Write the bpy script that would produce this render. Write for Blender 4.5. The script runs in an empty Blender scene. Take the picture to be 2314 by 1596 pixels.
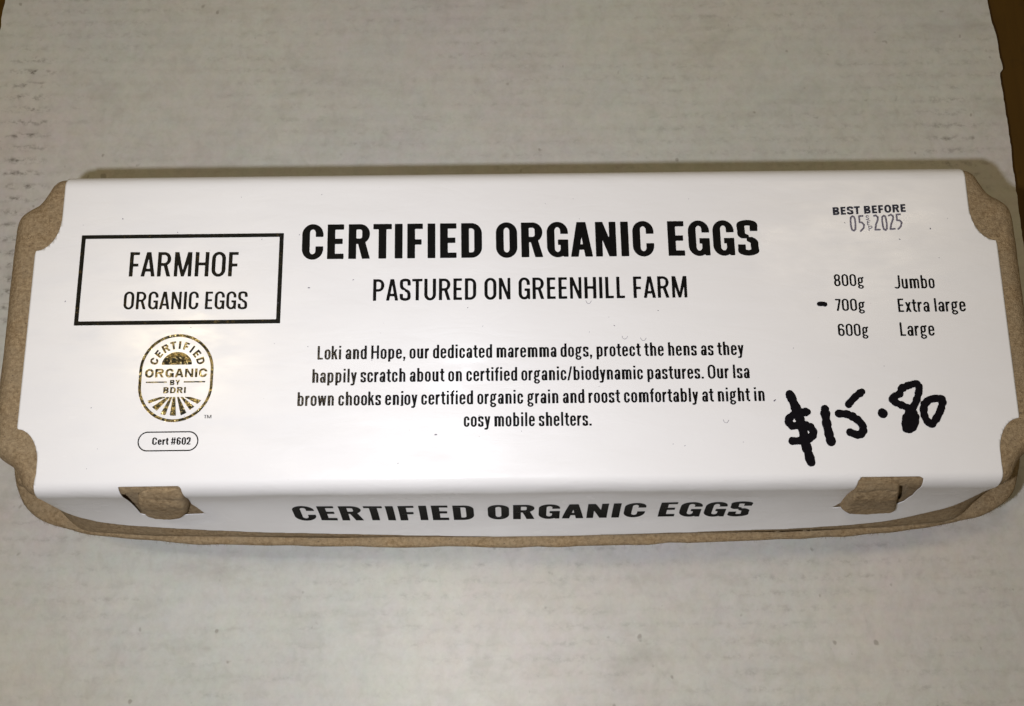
import bpy, math, random
import numpy as np
from mathutils import Matrix, Vector
random.seed(7)
rng = np.random.default_rng(11)
MM = 0.001
D = bpy.data
scene = bpy.context.scene
col = scene.collection
R = math.radians

# ------------------------------------------------------------------ camera
def look_camera():
    f, tilt, roll, yaw = 1920.0, R(11.25), R(-0.4), R(-0.25)
    fw = Vector((0, math.sin(tilt), -math.cos(tilt)))
    up = Vector((0, math.cos(tilt), math.sin(tilt)))
    rt = Vector((1, 0, 0))
    c, s = math.cos(roll), math.sin(roll)
    rt2 = c * rt + s * up
    up2 = -s * rt + c * up
    Z = Matrix.Rotation(yaw, 3, 'Z')
    rt2, up2, fw = Z @ rt2, Z @ up2, Z @ fw
    m = Matrix((rt2, up2, -fw)).transposed().to_4x4()
    m.translation = Vector((0, 0, 0.286))
    cam = D.cameras.new('camera')
    cam.sensor_width = 36.0
    cam.lens = 36.0 * f / 2314.0
    cam.clip_start = 0.01
    cam.clip_end = 20.0
    o = D.objects.new('camera', cam)
    o.matrix_world = m
    col.objects.link(o)
    scene.camera = o
look_camera()

# ------------------------------------------------------------------ light
world = D.worlds.new('World')
scene.world = world
world.use_nodes = True
bg = world.node_tree.nodes['Background']
bg.inputs[0].default_value = (1.0, 0.79, 0.44, 1)
bg.inputs[1].default_value = 0.11

def lamp(name, kind, loc, energy, color, **kw):
    l = D.lights.new(name, kind)
    l.energy = energy
    l.color = color
    for k, v in kw.items():
        setattr(l, k, v)
    o = D.objects.new(name, l)
    o.location = loc
    col.objects.link(o)
    return o
# the phone's flash, beside the lens
lamp('flash_lamp', 'POINT', (-0.035, -0.016, 0.288), 2.16, (0.89, 0.91, 1.0), shadow_soft_size=0.0034)
# the room's warm ceiling lamp, overhead to the left
cl = lamp('ceiling_or_fill_lamp', 'AREA', (-0.85, 0.46, 2.0), 6.0, (1.0, 0.80, 0.45), shape='DISK', size=0.26)
cl.rotation_euler = (Vector((0, 0, 0)) - cl.location).to_track_quat('-Z', 'Y').to_euler()
# fill lamp added overhead right, farther back, to lift the label's right side
c2 = lamp('ceiling_or_fill_lamp', 'AREA', (0.90, 0.75, 2.0), 3.5, (1.0, 0.86, 0.64), shape='DISK', size=0.45)
c2.rotation_euler = (Vector((0, 0, 0)) - c2.location).to_track_quat('-Z', 'Y').to_euler()
# paler fill spot, added to brighten the near part of the board
sl = lamp('fill_spot', 'SPOT', (-0.15, 0.0, 1.7), 9.0, (0.93, 0.96, 1.0), spot_size=R(12), spot_blend=1.0, shadow_soft_size=0.03)
sl.rotation_euler = (Vector((0.0, -0.10, 0)) - sl.location).to_track_quat('-Z', 'Y').to_euler()
# narrow fill spot, added for a small bright pool in front of the carton
s2 = lamp('fill_spot', 'SPOT', (-0.10, -0.02, 1.7), 26.0, (0.94, 0.96, 1.0), spot_size=R(3.1), spot_blend=0.6, shadow_soft_size=0.03)
s2.rotation_euler = (Vector((-0.014, -0.055, 0)) - s2.location).to_track_quat('-Z', 'Y').to_euler()
# paler fill spot, added over the label's left half so the rest looks darker
s3 = lamp('fill_spot', 'SPOT', (-0.10, 0.30, 1.7), 9.0, (0.86, 0.92, 1.0), spot_size=R(7.0), spot_blend=0.7, shadow_soft_size=0.03)
s3.rotation_euler = (Vector((-0.075, 0.035, 0.06)) - s3.location).to_track_quat('-Z', 'Y').to_euler()

scene.view_settings.view_transform = 'Standard'
scene.view_settings.look = 'None'
scene.view_settings.exposure = 0.06
scene.view_settings.gamma = 1.0

# ------------------------------------------------------------------ helpers
def new_obj(name, verts, faces, mat=None, parent=None, smooth=True, mm=True):
    me = D.meshes.new(name)
    v = np.asarray(verts, float) * (MM if mm else 1.0)
    me.from_pydata(v.tolist(), [], [list(map(int, f)) for f in faces])
    me.validate()
    if smooth:
        me.polygons.foreach_set('use_smooth', [True] * len(me.polygons))
    me.update()
    o = D.objects.new(name, me)
    col.objects.link(o)
    if mat:
        me.materials.append(mat)
    if parent:
        o.parent = parent
    return o

def tag(o, label=None, cat=None, kind=None):
    if label: o['label'] = label
    if cat: o['category'] = cat
    if kind: o['kind'] = kind
    return o

def smoothstep(x):
    x = np.clip(x, 0, 1)
    return x * x * (3 - 2 * x)

# value noise, for shapes
_perm = rng.random((64, 64))
def vnoise(x, y):
    x = np.asarray(x, float); y = np.asarray(y, float)
    xi = np.floor(x).astype(int); yi = np.floor(y).astype(int)
    fx = smoothstep(x - xi); fy = smoothstep(y - yi)
    g = lambda a, b: _perm[a % 64, b % 64]
    return ((g(xi, yi) * (1 - fx) + g(xi + 1, yi) * fx) * (1 - fy)
            + (g(xi, yi + 1) * (1 - fx) + g(xi + 1, yi + 1) * fx) * fy) * 2 - 1

# region of a signed distance function -> 2D mesh (marching squares)
def region(sdf, x0, y0, x1, y1, step, merge=True, xs=None, ys=None):
    if xs is None:
        nx = max(2, int(math.ceil((x1 - x0) / step)) + 1)
        ny = max(2, int(math.ceil((y1 - y0) / step)) + 1)
        xs = np.linspace(x0, x1, nx); ys = np.linspace(y0, y1, ny)
    nx, ny = len(xs), len(ys)
    X, Y = np.meshgrid(xs, ys)
    F = sdf(X, Y)
    ins = F < 0
    verts = []; faces = []; idx = {}
    def node(j, i):
        k = (0, j, i)
        if k not in idx:
            idx[k] = len(verts); verts.append((xs[i], ys[j]))
        return idx[k]
    def cross(j, i, j2, i2):
        if (j2, i2) < (j, i): j, i, j2, i2 = j2, i2, j, i
        k = (1, j, i, j2, i2)
        if k not in idx:
            a, b = F[j, i], F[j2, i2]
            t = a / (a - b) if a != b else .5
            idx[k] = len(verts)
            verts.append((xs[i] + (xs[i2] - xs[i]) * t, ys[j] + (ys[j2] - ys[j]) * t))
        return idx[k]
    cnt = ins[:-1, :-1].astype(int) + ins[:-1, 1:] + ins[1:, :-1] + ins[1:, 1:]
    for j in range(ny - 1):
        row = cnt[j]; i = 0
        nzs = np.nonzero(row)[0]
        if len(nzs) == 0: continue
        i = nzs[0]; end = nzs[-1]
        while i <= end:
            c = row[i]
            if c == 4:
                e = i
                if merge:
                    while e + 1 <= end and row[e + 1] == 4: e += 1
                faces.append((node(j, i), node(j, e + 1), node(j + 1, e + 1), node(j + 1, i)))
                i = e + 1; continue
            if c:
                cs = ((j, i), (j, i + 1), (j + 1, i + 1), (j + 1, i)); poly = []
                for k in range(4):
                    a = cs[k]; b = cs[(k + 1) % 4]
                    if ins[a]: poly.append(node(*a))
                    if ins[a] != ins[b]: poly.append(cross(*a, *b))
                if len(poly) >= 3: faces.append(tuple(poly))
            i += 1
    return np.array(verts).reshape(-1, 2), faces

# ------------------------------------------------------------------ signed distances
def s_box(x0, y0, x1, y1):
    cx, cy, hx, hy = (x0 + x1) / 2, (y0 + y1) / 2, (x1 - x0) / 2, (y1 - y0) / 2
    return lambda X, Y: np.maximum(np.abs(X - cx) - hx, np.abs(Y - cy) - hy)
def s_rbox(x0, y0, x1, y1, rx, ry):
    """box with elliptical corners"""
    cx, cy, hx, hy = (x0 + x1) / 2, (y0 + y1) / 2, (x1 - x0) / 2, (y1 - y0) / 2
    rx = min(rx, hx); ry = min(ry, hy)
    def f(X, Y):
        qx = np.abs(X - cx) - (hx - rx); qy = np.abs(Y - cy) - (hy - ry)
        r = min(rx, ry)
        d = (np.hypot(np.maximum(qx, 0) / rx, np.maximum(qy, 0) / ry) - 1) * r
        inner = np.maximum(np.abs(X - cx) - hx, np.abs(Y - cy) - hy)
        return np.where((qx > 0) & (qy > 0), d, inner)
    return f
def s_poly(pts):
    P = [tuple(p) for p in pts]
    ar = sum(P[i][0] * P[(i + 1) % len(P)][1] - P[(i + 1) % len(P)][0] * P[i][1] for i in range(len(P)))
    if ar < 0: P = P[::-1]
    def f(X, Y):
        d = np.full(np.shape(X), -1e9)
        for i in range(len(P)):
            (ax, ay), (bx, by) = P[i], P[(i + 1) % len(P)]
            ex, ey = bx - ax, by - ay; L = math.hypot(ex, ey) or 1
            d = np.maximum(d, ((X - ax) * ey - (Y - ay) * ex) / L)
        return d
    return f
def s_poly_any(pts):
    """any simple polygon (concave too)"""
    P = [tuple(p) for p in pts]
    def f(X, Y):
        d = np.full(np.shape(X), 1e18); s = np.zeros(np.shape(X), bool)
        n = len(P)
        for i in range(n):
            (ax, ay), (bx, by) = P[i], P[(i + 1) % n]
            ex, ey = bx - ax, by - ay
            t = np.clip(((X - ax) * ex + (Y - ay) * ey) / (ex * ex + ey * ey + 1e-12), 0, 1)
            d = np.minimum(d, (X - ax - t * ex) ** 2 + (Y - ay - t * ey) ** 2)
            c = (ay > Y) != (by > Y)
            with np.errstate(all='ignore'):
                xi = ax + (Y - ay) * ex / (ey if ey else 1e-12)
            s ^= c & (X < xi)
        return np.where(s, -1, 1) * np.sqrt(d)
    return f
def s_stroke(pts, rx, ry=None):
    """thick polyline with an elliptical pen; rx may be one radius per point"""
    ry = rx if ry is None else ry
    P = [tuple(p) for p in pts]
    rr = rx if hasattr(rx, '__len__') else [rx] * len(P)
    k = 1.0 if hasattr(rx, '__len__') else rx / ry
    def f(X, Y):
        d = np.full(np.shape(X), 1e9)
        for i in range(max(1, len(P) - 1)):
            (ax, ay) = P[i]; (bx, by) = P[min(i + 1, len(P) - 1)]
            ex, ey = bx - ax, (by - ay) * k
            px, py = X - ax, (Y - ay) * k
            t = np.clip((px * ex + py * ey) / (ex * ex + ey * ey + 1e-12), 0, 1)
            r = rr[i] + (rr[min(i + 1, len(P) - 1)] - rr[i]) * t
            d = np.minimum(d, np.hypot(px - t * ex, py - t * ey) - r)
        return d
    return f
def U(*fs): return lambda X, Y: np.minimum.reduce([f(X, Y) for f in fs])
def N(*fs): return lambda X, Y: np.maximum.reduce([f(X, Y) for f in fs])
def S(a, *bs): return lambda X, Y: np.maximum.reduce([a(X, Y)] + [-b(X, Y) for b in bs])

def catmull(pts, n=6, closed=False):
    P = np.array(pts, float); m = len(P); out = []
    rngi = range(m if closed else m - 1)
    for i in rngi:
        g = (lambda k: P[k % m]) if closed else (lambda k: P[min(max(k, 0), m - 1)])
        p0, p1, p2, p3 = g(i - 1), g(i), g(i + 1), g(i + 2)
        for t in np.arange(n) / n:
            out.append(.5 * ((2 * p1) + (-p0 + p2) * t + (2 * p0 - 5 * p1 + 4 * p2 - p3) * t * t + (-p0 + 3 * p1 - 3 * p2 + p3) * t ** 3))
    if not closed: out.append(P[-1])
    return np.array(out)

# ------------------------------------------------------------------ lettering: a condensed grotesque, cap height 1
XH = 0.735
def ring(x0, y0, x1, y1, s, h, k=1.0):
    w = x1 - x0; r = w / 2
    ro = r * k; ri = max(w / 2 - s, 0.02)
    return S(s_rbox(x0, y0, x1, y1, r, min(ro, (y1 - y0) / 2)), s_rbox(x0 + s, y0 + h, x1 - s, y1 - h, ri, min(ri * 1.25 * k, (y1 - y0) / 2 - h)))
def half_ring(x0, y0, x1, y1, s, h, side=1):
    """bowl of P, R, B, D: flat on one side"""
    w = x1 - x0; ro = min(w * .62, (y1 - y0) / 2); ri = max(ro - s, .03)
    big = s_rbox(x0 - w if side > 0 else x0, y0, x1 if side > 0 else x1 + w, y1, ro, ro)
    sml = s_rbox(x0 - w if side > 0 else x0 + s, y0 + h, x1 - s if side > 0 else x1 + w, y1 - h, ri, ri)
    return N(S(big, sml), s_box(x0, y0, x1, y1))

# widths: (regular, bold) in cap heights
WID = dict(A=(.57, .64), B=(.53, .60), C=(.53, .62), D=(.53, .605), E=(.40, .48), F=(.385, .455), G=(.535, .62), H=(.555, .64), I=(.15, .227),
           J=(.33, .40), L=(.385, .455), M=(.70, .80), N=(.54, .60), O=(.565, .62), P=(.52, .60), R=(.54, .63), S=(.51, .60), T=(.48, .54),
           U=(.55, .62), Y=(.50, .60))
LW = dict(a=.42, b=.445, c=.415, d=.445, e=.43, f=.30, g=.46, h=.445, i=.16, j=.22, k=.445, l=.16, m=.70, n=.445, o=.435, p=.445, r=.30, s=.40,
          t=.34, u=.445, w=.62, x=.42, y=.43, **{'0': .49, '2': .46, '5': .46, '6': .48, '7': .40, '8': .48, '#': .56, ',': .16, '.': .16, '/': .36})

def glyph(ch, wt, wide=1.0, s=None, h=None):
    """returns (sdf, advance box width); wt 0 regular .. 1 bold"""
    if ch in WID: W = (WID[ch][0] + (WID[ch][1] - WID[ch][0]) * wt) * (wide if ch != 'I' else 1)
    else: W = LW[ch] * (1 + .12 * wt) * wide
    s = s or (.145 + .082 * wt); h = h or (.115 + .04 * wt)
    if ch == 'I': W = s; 
    if ch in 'il.,': W = max(s, .16 + .07 * wt) if ch in 'il' else s * 1.05
    B = s_box; o = .012
    if ch == 'I': return B(0, 0, s, 1), W
    if ch == 'O': return ring(0, -o, W, 1 + o, s, h), W
    if ch == '0': return ring(0, -o, W, 1 + o, s * .97, h), W
    if ch == 'C': return S(ring(0, -o, W, 1 + o, s, h), B(W / 2, .37, W + 1, .64)), W
    if ch == 'G':
        return U(S(ring(0, -o, W, 1 + o, s, h), B(W / 2, .50, W + 1, .66), B(W - .5 * s, -.1, W + 1, .12)), B(W / 2 + .01, .50 - h, W, .50),
                 B(W - s * .62, 0, W, .3)), W
    if ch == 'D': return U(B(0, 0, s, 1), half_ring(s * .5, 0, W, 1, s, h)), W
    if ch == 'E': return U(B(0, 0, s, 1), B(0, 0, W, h), B(0, 1 - h, W, 1), B(0, .5 - h * .45, W * .93, .5 + h * .55)), W
    if ch == 'F': return U(B(0, 0, s, 1), B(0, 1 - h, W, 1), B(0, .46 - h * .45, W * .92, .46 + h * .55)), W
    if ch == 'L': return U(B(0, 0, s, 1), B(0, 0, W, h)), W
    if ch == 'H': return U(B(0, 0, s, 1), B(W - s, 0, W, 1), B(0, .5 - h * .4, W, .5 + h * .6)), W
    if ch == 'T': return U(B(W / 2 - s / 2, 0, W / 2 + s / 2, 1), B(0, 1 - h, W, 1)), W
    if ch == 'P': return U(B(0, 0, s, 1), half_ring(s * .5, .42, W, 1, s, h)), W
    if ch == 'B': return U(B(0, 0, s, 1), half_ring(s * .5, 1 - .54, W * .96, 1, s, h), half_ring(s * .5, 0, W, .54, s, h)), W
    if ch == 'R':
        leg = s_poly([(W * .48 - s * .2, .5), (W * .48 + s * .8, .5), (W * 1.0, 0), (W * 1.0 - s * 1.02, 0)])
        return U(B(0, 0, s, 1), half_ring(s * .5, .43, W * .985, 1, s, h), leg), W
    if ch == 'U': return U(N(ring(0, -o, W, 1.6, s, h), B(0, -1, W, 1))), W
    if ch == 'J': return U(N(ring(-.16, -o, W, 1.6, s, h), B(-.16, -1, W, 1), U(B(W / 2 - .08, -1, W, 1), B(-.1, -1, W / 2 - .07, h * 1.05)))), W
    if ch == 'A':
        t = s * .58
        return U(s_poly([(0, 0), (s * .98, 0), (W / 2 + t * .55, 1), (W / 2 - t, 1)]), s_poly([(W, 0), (W - s * .98, 0), (W / 2 - t * .55, 1), (W / 2 + t, 1)]),
                 B(W * .24, .2, W * .76, .2 + h)), W
    if ch == 'N':
        return U(B(0, 0, s * .88, 1), B(W - s * .88, 0, W, 1), s_poly([(0, 1), (s * .95, 1), (W, 0), (W - s * .95, 0)])), W
    if ch == 'M':
        q = s * .92; m = W / 2
        return U(B(0, 0, q, 1), B(W - q, 0, W, 1), s_poly([(0, 1), (q * 1.25, 1), (m + q * .42, 0), (m - q * .42, 0)]),
                 s_poly([(W, 1), (W - q * 1.25, 1), (m - q * .42, 0), (m + q * .42, 0)])), W
    if ch == 'Y':
        return U(B(W / 2 - s / 2, 0, W / 2 + s / 2, .45), s_poly([(0, 1), (s, 1), (W / 2 + s / 2, .38), (W / 2 - s / 2, .38)]),
                 s_poly([(W, 1), (W - s, 1), (W / 2 - s / 2, .38), (W / 2 + s / 2, .38)])), W
    if ch in 'Ss':
        H = 1.0 if ch == 'S' else XH
        sx, sy = s / 2, h / 2
        p = [(W - sx, H * .60), (W - sx, H * .76), (W * .80, H - sy - H * .03), (W * .5, H - sy + o), (W * .2, H - sy - H * .03), (sx, H * .79), (sx * 1.05, H * .70), (W * .22, H * .585),
             (W * .5, H * .49), (W * .78, H * .39), (W - sx * 1.05, H * .28), (W - sx, H * .19), (W * .8, sy + H * .03), (W * .5, sy - o), (W * .2, sy + H * .03), (sx, H * .22), (sx, H * .38)]
        c = catmull(p, 5)
        return S(s_stroke(c, sx, sy * 1.05), B(W * .56, H * .52, W + 1, H * .69), B(-1, H * .31, W * .44, H * .48)), W
    # ---- lower case
    if ch == 'o': return ring(0, -o, W, XH + o, s, h), W
    if ch == 'c': return S(ring(0, -o, W, XH + o, s, h), B(W / 2, .29, W + 1, .46)), W
    if ch == 'e': return U(S(ring(0, -o, W, XH + o, s, h), B(W / 2, .22, W + 1, .345)), B(s * .8, .345, W - s * .5, .345 + h * .85)), W
    if ch == 'n': return U(B(0, 0, s, XH), N(ring(s * .22, -1, W, XH + o, s, h), B(s * .5, 0, W, XH + .1))), W
    if ch == 'h': return U(B(0, 0, s, 1), N(ring(s * .22, -1, W, XH + o, s, h), B(s * .5, 0, W, XH + .1))), W
    if ch == 'u': return U(B(W - s, 0, W, XH), N(ring(0, -o, W - s * .22, 2, s, h), B(0, -.1, W - s * .5, XH))), W
    if ch == 'm':
        a = (W + s) / 2
        return U(B(0, 0, s, XH), N(ring(s * .25, -1, a, XH + o, s, h), B(s * .5, 0, a, XH + .1)), N(ring(a - s * .78, -1, W, XH + o, s, h), B(a - s * .5, 0, W, XH + .1))), W
    if ch == 'r': return U(B(0, 0, s, XH), N(ring(s * .3, -1, W * 1.5, XH + o, s, h * 1.15), B(s * .5, .5, W, XH + .1))), W
    if ch == 'b': return U(B(0, 0, s, 1), ring(s * .12, -o, W, XH + o, s, h)), W
    if ch == 'd': return U(B(W - s, 0, W, 1), ring(0, -o, W - s * .12, XH + o, s, h)), W
    if ch == 'p': return U(B(0, -.21, s, XH), ring(s * .12, -o, W, XH + o, s, h)), W
    if ch == 'i': return U(B(0, 0, s, XH), B(0, .86, s, 1)), s
    if ch == 'l': return B(0, 0, s, 1), s
    if ch == 'j': return U(B(W - s, -.06, W, XH), B(W - s, .86, W, 1), N(ring(-.10, -.21, W, .6, s, h), B(0, -1, W, .0))), W
    if ch == 'k':
        return U(B(0, 0, s, 1), s_poly([(s * .9, .26), (s * .9, .44), (W * .95 - s, XH), (W * .96, XH)]), s_poly([(s * 1.1, .42), (s * 1.9, .5), (W, 0), (W - s * 1.05, 0)])), W
    if ch == 't': return U(B(W * .25, .12, W * .25 + s, .93), B(0, XH - h * .95, W, XH), N(ring(W * .25, -o, W + .16, .7, s, h), B(W * .25, -1, W, .16))), W
    if ch == 'f': return U(B(W * .22, 0, W * .22 + s, .84), B(0, XH - h * .95, W * .95, XH), N(ring(W * .22, .4, W + .18, 1 + o, s, h), B(W * .22, .82, W, 1.1))), W
    if ch == 'a':
        return U(N(ring(s * .15, -1, W, XH + o, s, h), B(0, .55, W, 1)), B(W - s, 0, W, XH * .80), B(s * .15, .50, s * 1.15, .58),
                 ring(0, -o, W - s * .35, .44, s, h * .9)), W
    if ch == 'g':
        return U(ring(.02, .22, W * .86, XH + o, s * .92, h), ring(0, -.235, W * .95, .10, s * .85, h * .85), B(W * .7, XH - h * .8, W * 1.02, XH + .03),
                 s_stroke([(W * .16, .26), (W * .12, .16), (W * .28, .08)], s * .42, h * .5)), W
    if ch == 'y':
        return U(s_poly([(0, XH), (s * .98, XH), (W / 2 + s * .45, .05), (W / 2 - s * .4, .02)]), s_poly([(W, XH), (W - s * .98, XH), (W / 2 - s * .55, -.1), (W / 2 + s * .38, -.1)]),
                 s_stroke([(W * .5 - s * .05, -.09), (W * .36, -.155), (W * .14, -.155)], s * .5, h * .52)), W
    if ch == 'w':
        q = s * .9; L = lambda a, b, c, d: s_poly([(a, XH), (b, XH), (d, 0), (c, 0)])
        return U(L(0, q, W * .27 - q / 2, W * .27 + q / 2), L(W / 2 - q / 2, W / 2 + q / 2, W * .27 - q / 2, W * .27 + q / 2),
                 L(W / 2 - q / 2, W / 2 + q / 2, W * .73 - q / 2, W * .73 + q / 2), L(W - q, W, W * .73 - q / 2, W * .73 + q / 2)), W
    if ch == 'x':
        return U(s_poly([(0, 0), (s * 1.05, 0), (W, XH), (W - s * 1.05, XH)]), s_poly([(W, 0), (W - s * 1.05, 0), (0, XH), (s * 1.05, XH)])), W
    if ch == '.': return B(0, 0, s * 1.05, .15), W
    if ch == ',': return U(B(0, 0, s * 1.05, .15), s_poly([(s * .35, .05), (s * 1.05, .05), (s * .6, -.16), (0.0, -.16)])), W
    if ch == '/': return s_poly([(0, -.02), (s * .85, -.02), (W, 1), (W - s * .85, 1)]), W
    if ch == '8': return U(ring(W * .03, .46, W * .97, 1 + o, s * .95, h), ring(0, -o, W, .56, s, h)), W
    if ch == '6': return U(ring(0, -o, W, .62, s, h), S(ring(0, -o, W, 1 + o, s, h), B(W / 2, .30, W + 1, .74), B(W * .4, -.1, W + 1, .3))), W
    if ch == '7': return U(B(0, 1 - h, W, 1), s_poly([(W * .16, 0), (W * .16 + s * 1.02, 0), (W, 1 - h * .9), (W - s * .95, 1 - h * .9)])), W
    if ch == '2':
        c = catmull([(s / 2, .60), (s / 2, .74), (W * .22, .94 - h * .3), (W / 2, 1 - h / 2 + o), (W * .8, .94 - h * .3), (W - s / 2, .76), (W - s * .55, .64), (W * .66, .42), (s * .55, h)], 5)
        return U(S(s_stroke(c, s / 2, h / 2 * 1.1), B(-1, .4, W * .45, .69), B(-1, -1, 2, 0)), B(0, 0, W, h)), W
    if ch == '#':
        v = lambda a: s_poly([(a, 0), (a + s * .7, 0), (a + s * .7 + .07, 1), (a + .07, 1)])
        return U(v(W * .12), v(W * .55), B(0, .26, W * .95, .26 + h * .9), B(W * .05, .62, W, .62 + h * .9)), W
    raise KeyError(ch)

SB = dict()
for c_ in 'BDEFHIKLMNPRUbhiklmnpruj': SB[c_] = .068
for c_ in 'COGScdegosa068': SB[c_] = .048
for c_ in 'ATYxywk/27tf': SB[c_] = .02
SB['j'] = .022; SB['r'] = .04
def side(ch): return SB.get(ch, .045)
_cache = {}
def glyph_mesh(ch, wt, wide, s, h, n):
    k = (ch, wt, wide, s, h, n)
    if k not in _cache:
        f, W = glyph(ch, wt, wide, s, h)
        st = 1.0 / n
        m = 2.6 * st
        v, fa = region(f, -.14 - m, -.26 - m, W + .06 + m, 1.03 + m, st)
        _cache[k] = (v, fa, W)
    return _cache[k]

def text2d(text, wt=0.0, wide=1.0, s=None, h=None, n=36, track=0.0, space=.24):
    """cap height 1, starts at x = 0; returns verts, faces, width"""
    V = []; F = []; x = 0; off = 0; first = True
    for ch in text:
        if ch == ' ':
            x += space; continue
        v, fa, W = glyph_mesh(ch, wt, wide, s, h, n)
        if not first: x += side(ch)
        first = False
        V.append(v + [x, 0]); F += [tuple(i + off for i in f) for f in fa]; off += len(v)
        x += W + side(ch) + track
    w = x - side(text[-1]) - track
    return np.vstack(V), F, w

# ------------------------------------------------------------------ carton surface (millimetres)
CX, CY = 1.4, 52.8
# top outline x, y; lid rim x, y; tray flange x, y  (one quarter, half lengths)
TAB = np.array([
    (140, 0, 151.5, 0, 153.5, 0), (140, 15, 151.5, 15, 153.5, 15), (140, 27, 151.0, 28, 153.3, 28), (139.8, 31, 150.0, 35, 152.9, 34), (138.8, 33.6, 148.6, 37.5, 152.2, 38.3),
    (136.6, 35.5, 146.0, 39.5, 150.5, 42.8), (134.0, 37.2, 142.5, 41.8, 148.2, 46.6), (132.2, 40, 139.5, 45.0, 144, 50), (130.8, 42.6, 136.8, 48.6, 139.3, 52.2),
    (128.6, 44.2, 134.0, 52.0, 133, 54.0), (125, 44.5, 129.5, 55.2, 127, 55.2), (118, 44.5, 121.5, 56.3, 119, 56.3), (97, 44.5, 98.5, 57.7, 97, 58.2), (45, 44.5, 45.3, 58.7, 45, 59.6), (0, 44.5, 0, 59.0, 0, 60.3)], float)
def flare(b): return np.maximum(np.asarray(b, float), .82 * (np.clip(b, 0, .82) / .82) ** .58)     # the ends widen sooner than the long sides
BACK = .93      # the hinge side flares less
DENSE = catmull(TAB, 12)
# level: z, blend top->rim, inset from the top outline
PROF = []
for z in np.concatenate([61 - 5.0 * np.linspace(0, 1, 12) ** 2.0, np.arange(55.4, 30.2, -.6), [29.6]]):
    q = np.clip((z - 56.0) / 5.0, 0, 1)
    PROF.append((z, .82 * ((61.0 - z) / 31.4) ** 1.85, 3.7 * (1 - math.sqrt(max(0.0, 1 - q * q)))))
PROF += [(29.0, .835, 0), (28.4, .85, 0), (27.9, .858, 0), (27.3, .852, 0)]
PROF = np.array(PROF)
# arc coordinate of every level measured in the middle of the long side
_v = 44.5 + (59.0 - 44.5) * PROF[:, 1] - PROF[:, 2]
_arc = np.concatenate([[_v[0]], _v[0] + np.cumsum(np.hypot(np.diff(_v), np.diff(PROF[:, 0])))])
_ux = DENSE[::-1, 0]; _rx = DENSE[::-1, 2]; _rv = DENSE[::-1, 3]; _tv = DENSE[::-1, 1]
_mono = np.concatenate([[True], np.diff(_ux) > 1e-6])
_ux, _rx, _rv, _tv = _ux[_mono], _rx[_mono], _rv[_mono], _tv[_mono]
def surf(u, a, off=0.0):
    """u: half length coordinate (signed), a: signed arc from the middle (negative = front); returns xyz mm"""
    u = np.asarray(u, float); a = np.asarray(a, float)
    sg = np.where(a < 0, -1.0, 1.0); A = np.abs(a); uu = np.abs(u); su = np.where(u < 0, -1.0, 1.0)
    z = np.interp(A, _arc, PROF[:, 0]); b = np.interp(A, _arc, PROF[:, 1]); ins = np.interp(A, _arc, PROF[:, 2])
    flat = A <= _arc[0]
    rx = np.interp(uu, _ux, _rx); rv = np.interp(uu, _ux, _rv) * np.where(a > 0, BACK, 1.0)
    tx = uu; tv = 44.5
    x = tx + (rx - tx) * flare(b); v = tv + (rv - tv) * b - ins
    v = np.where(flat, A, v); x = np.where(flat, uu, x); z = np.where(flat, 61.0, z)
    # normal from the profile
    e = .25
    A2 = np.maximum(A - e, 0); A3 = A + e
    def pv(Q):
        zz = np.interp(Q, _arc, PROF[:, 0]); bb = np.interp(Q, _arc, PROF[:, 1]); ii = np.interp(Q, _arc, PROF[:, 2])
        vv = tv + (rv - tv) * bb - ii
        fl = Q <= _arc[0]
        return np.where(fl, Q, vv), np.where(fl, 61.0, zz)
    v2, z2 = pv(A2); v3, z3 = pv(A3)
    dv, dz = v3 - v2, z3 - z2; L = np.hypot(dv, dz) + 1e-9
    nv, nz = -dz / L, dv / L
    v = v + nv * off; z = z + nz * off
    return np.stack([CX + su * x, CY + sg * v, z], -1)

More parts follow.
